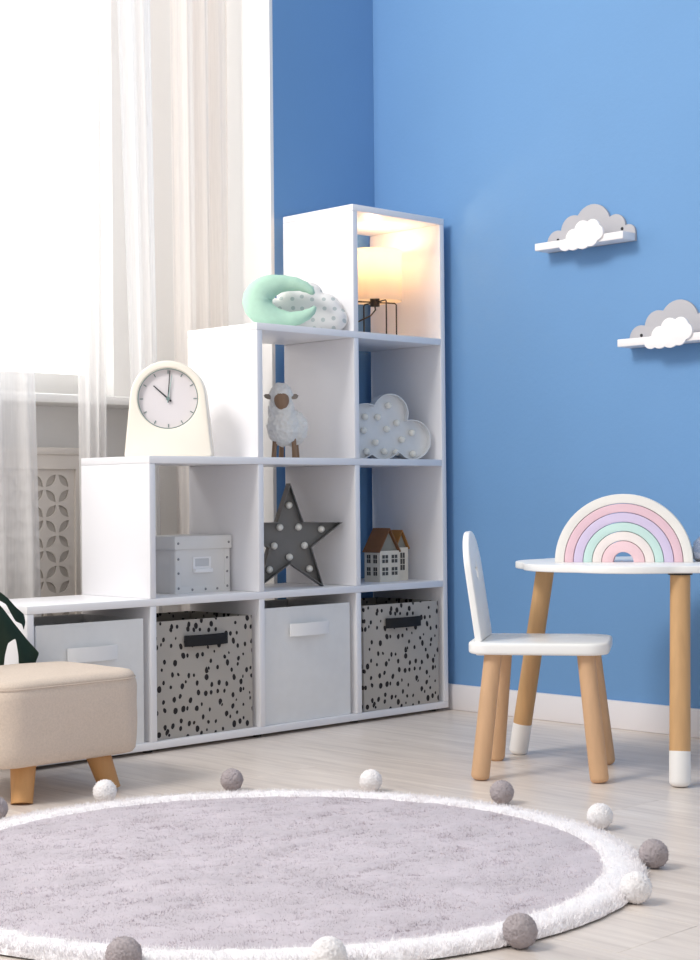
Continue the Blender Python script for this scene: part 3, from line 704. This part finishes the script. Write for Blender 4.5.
# ------------------------------------------------------------------ potted plant at the left
PX, PY = -.245, .085
plant = empty('potted_plant', (PX, PY, 0), 0, 'dark green split-leaf potted plant at the left edge behind the footstool', 'plant')
lathe('pot', [(0, 0), (.055, 0), (.062, .01), (.075, .14), (.078, .15), (.070, .15), (.066, .13), (0, .13)], mat('white_pot', (226, 224, 222), .5), plant, 32)
M_leaf = mat('dark_leaf', (40, 66, 52), .35, .18, 12); M_stem = mat('green_stem', (70, 96, 58), .5)
def split_leaf(outline, y0, curl, piv):
    """leaf blade with its lobes cut as an outline, then curled out of its plane"""
    n = len(outline); pts = []
    for i in range(n):      # soften the outline
        p, q, r = Vector(outline[i-1]), Vector(outline[i]), Vector(outline[(i+1) % n])
        pts += [q.lerp(p, .25), q.lerp(p, .08).lerp(q.lerp(r, .08), .5), q.lerp(r, .25)]
    A = np.array([tuple(p) for p in pts]); inner = []
    def inside(p):
        B = np.roll(A, -1, 0); c = ((A[:,1] > p[1]) != (B[:,1] > p[1])); dy = np.where(B[:,1]-A[:,1] == 0, 1e-9, B[:,1]-A[:,1]); return (c & (p[0] < A[:,0]+(p[1]-A[:,1])/dy*(B[:,0]-A[:,0]))).sum() % 2 == 1
    for x_ in np.arange(A[:,0].min(), A[:,0].max(), .008):
        for z_ in np.arange(A[:,1].min(), A[:,1].max(), .008):
            if inside((x_, z_)): inner.append(Vector((x_, z_)))
    res = geometry.delaunay_2d_cdt(pts+inner, [(i, (i+1) % len(pts)) for i in range(len(pts))], [], 1, 1e-6)
    bm = bmesh.new(); vs_ = []
    for v in res[0]:
        d = (v.x-piv[0]); e = v.y-piv[1]
        vs_.append(bm.verts.new((v.x-PX, y0-PY+curl*(d*d+e*e)+.004*math.sin(d*60+e*25), v.y)))
    for f in res[2]: bm.faces.new([vs_[k] for k in f])
    bmesh.ops.solidify(bm, geom=bm.faces[:], thickness=.0012)
    return from_bm('leaf', bm, M_leaf, plant, 50)
L1 = [(-.1534, .4416), (-.1029, .4262), (-.0773, .4116), (-.0592, .3973), (-.0385, .3761), (-.015, .359), (-.0112, .3407), (-.0179, .3231), (-.0231, .3369), (-.0414, .3448), (-.0543, .3657), (-.0646, .3842), (-.0979, .4037), (-.1536, .4153)]
L2 = [(-.1957, .4219), (-.1334, .4102), (-.0826, .3855), (-.0466, .341), (-.0101, .3005), (.0216, .2688), (.0134, .2513), (.0052, .2316), (-.0371, .235), (-.0394, .2688), (-.0456, .3074), (-.0652, .2975), (-.0706, .2711), (-.0722, .2378), (-.0993, .2267), (-.1066, .2738), (-.119, .3079), (-.1445, .2876), (-.1548, .2555), (-.1846, .2644), (-.1991, .3133)]
split_leaf(L1, -.012, .5, (-.02, .35)); split_leaf(L2, -.020, .5, (-.02, .28))
def oval_leaf(base, tip, width, droop, up):
    base, tip = Vector(base), Vector(tip); ax = tip-base; L = ax.length; ax.normalize(); side = ax.cross(Vector(up)).normalized(); nn = side.cross(ax); bm = bmesh.new(); rows = []
    for i in range(17):
        u = i/16; w = width*math.sin(math.pi*min(1, u**.7*.98+.01))**.8
        rows.append([bm.verts.new(base+ax*(u*L)+side*(v*w)+nn*(-droop*u*u*L-.25*abs(v)*w)) for v in (-1, -.5, 0, .5, 1)])
    for A, B in zip(rows, rows[1:]):
        for j in range(4): bm.faces.new((A[j], A[j+1], B[j+1], B[j]))
    bmesh.ops.solidify(bm, geom=bm.faces[:], thickness=.0012); return from_bm('leaf', bm, M_leaf, plant, 60)
ends = [(-.1534-PX, -.012-PY+.012, .43), (-.1957-PX, -.020-PY+.022, .40)]
for b0, t0, w_ in (((-.03, .02, .44), (-.17, .04, .40), .06), ((-.02, -.04, .42), (-.14, -.10, .36), .055), ((0, .03, .47), (-.05, .09, .60), .05)):
    oval_leaf(b0, t0, w_, .25, (0, -.3, 1)); ends.append(b0)
for e_ in ends: tube('stem', [(e_[0]*.1, e_[1]*.1, .125), (e_[0]*.3, e_[1]*.4, .125+(e_[2]-.125)*.6), e_], [.004, .0035, .0022], M_stem, plant, 8)

# ------------------------------------------------------------------ round rug with pompoms
RC = Vector((-.2546+.000, -1.0874-.014, 0)); RO, RI = .622, .556
rug = empty('round_rug', RC, 0, 'round lavender rug with white border and pompom edge on the floor', 'rug')
M_lav = mat('lavender_pile', (199, 189, 195), 1.0, .10, 9, 0, 1, (1, 1, 1), .1, 0, 0, .3); M_bord = mat('white_pile', (247, 243, 244), 1.0, .03, 40, 0, 1, (1,1,1), .1, 0, 0, .3)
lathe('backing', [(0, .001), (RO-.008, .001), (RO-.006, .005), (0, .006)], mat('rug_backing', (120, 114, 116), .95), rug, 96)
def wob(a, k, s): return s*noise.noise(Vector((math.cos(a)*k, math.sin(a)*k, 3.1)))
def ring_mesh(name, r0, r1, h, nr, na, material, amp, edge_in, edge_out):
    bm = bmesh.new(); rows = []
    for i in range(nr+1):
        t = i/nr; row = []
        for j in range(na):
            a = 2*math.pi*j/na
            ra = r0+(wob(a, 14, .0035) if edge_in else 0); rb_ = r1+wob(a, 9 if not edge_out else 14, .0035)
            r = ra+(rb_-ra)*t
            prof = 1.0
            if edge_out: prof = math.sin(math.pi*min(1, .12+t*.88))**.45 if t > .5 else min(1, .75+t)
            p_ = Vector((r*math.cos(a), r*math.sin(a), 0))
            z = h*prof+amp*(noise.noise(p_*55)+.6*noise.noise(p_*130)+.9*noise.noise(Vector((p_.x*10, p_.y*28, 1))))*(prof if prof < 1 else 1)
            row.append(bm.verts.new((p_.x, p_.y, max(z, .003))))
        rows.append(row)
    for i in range(nr):
        for j in range(na): bm.faces.new((rows[i][j], rows[i][(j+1)%na], rows[i+1][(j+1)%na], rows[i+1][j]))
    return from_bm(name, bm, material, rug, 180)
pile = ring_mesh('lavender_pile', .0008, RI+.004, .013, 110, 340, M_lav, .0018, False, False)
bord = ring_mesh('white_border', RI, RO+.004, .0165, 22, 700, M_bord, .0026, True, True)
def blades(name, n, r0, r1, z, ln, w, material, parent):
    r = np.sqrt(rng.uniform(r0**2, r1**2, n)); a = rng.uniform(0, 2*np.pi, n); x = r*np.cos(a); y = r*np.sin(a)
    th = rng.uniform(0, 2*np.pi, n); lean = rng.normal(0, .45, (n, 2)); L = ln*rng.uniform(.6, 1.2, n)
    v = np.zeros((n, 3, 3)); v[:,0] = np.c_[x-w*np.cos(th), y-w*np.sin(th), np.full(n, z)]; v[:,1] = np.c_[x+w*np.cos(th), y+w*np.sin(th), np.full(n, z)]
    v[:,2] = np.c_[x+lean[:,0]*L, y+lean[:,1]*L, z+L]
    return tri_mesh(name, v, material, parent)
def tri_mesh(name, v, material, parent):
    n = len(v); me = bpy.data.meshes.new(name); me.vertices.add(3*n); me.vertices.foreach_set('co', v.reshape(-1).astype(np.float32))
    me.loops.add(3*n); me.loops.foreach_set('vertex_index', np.arange(3*n, dtype=np.int32)); me.polygons.add(n); me.polygons.foreach_set('loop_start', np.arange(0, 3*n, 3, dtype=np.int32)); me.update(calc_edges=True)
    return link(name, me, material, parent)
tag(blades('lavender_fibres', 110000, 0, RI+.002, .0105, .0042, .0009, M_lav, rug), kind='stuff')
tag(blades('white_fibres', 42000, RI+.003, RO, .010, .0095, .0010, M_bord, rug), kind='stuff')
tag(blades('edge_fibres', 14000, RO-.003, RO+.005, .003, .009, .0010, M_bord, rug), kind='stuff')
def pom_mesh(r, material):
    bm = bmesh.new(); bmesh.ops.create_icosphere(bm, subdivisions=5, radius=r)
    for q in bm.verts:
        d = noise.voronoi(q.co*(400*.0265/r*.9))[0][0]; q.co *= .97+.20*(.50-d)+.03*noise.noise(q.co*90)
    bm.normal_update()
    for q in random.sample(list(bm.verts), 900):
        n_ = q.normal; t_ = n_.orthogonal().normalized()*r*.02; e_ = q.co+n_*r*random.uniform(.03, .09)+Vector((random.gauss(0,1), random.gauss(0,1), random.gauss(0,1)))*r*.03
        bm.faces.new([bm.verts.new(q.co*.98-t_), bm.verts.new(q.co*.98+t_), bm.verts.new(e_)])
    me = bpy.data.meshes.new('pompom'); bm.to_mesh(me); bm.free(); me.materials.append(material); smooth_mesh(me, 180); return me
M_pomw = mat('white_wool', (244, 240, 240), 1.0, .04, 60); M_pomg = mat('mauve_wool', (174, 164, 166), 1.0, .08, 60)
PR = .0240
pm = {'w': pom_mesh(PR, M_pomw), 'g': pom_mesh(PR, M_pomg)}
for k, x_, y_ in [('w', -.1061, -.4396), ('g', .1573, -.5266), ('w', .3472, -.7503), ('g', .4304, -1.0369), ('w', .3654, -1.3279), ('g', .1714, -1.5837), ('w', -.0424, -1.6957), ('g', -.3456, -1.7054), ('w', -.5983, -1.6068), ('g', -.7871, -1.4292), ('w', -.90, -1.17), ('g', -.885, -.90), ('w', -.77, -.66), ('g', -.60, -.50), ('g', -.36, -.435)]:
    v = Vector((x_, y_, 0))-RC
    if v.length < RO+.014: v = v.normalized()*(RO+.014)
    o = bpy.data.objects.new('pompom', pm[k]); COL.objects.link(o); o.parent = rug; o.location = (v.x, v.y, PR*.98); o.rotation_euler = (random.random()*6, random.random()*6, random.random()*6)
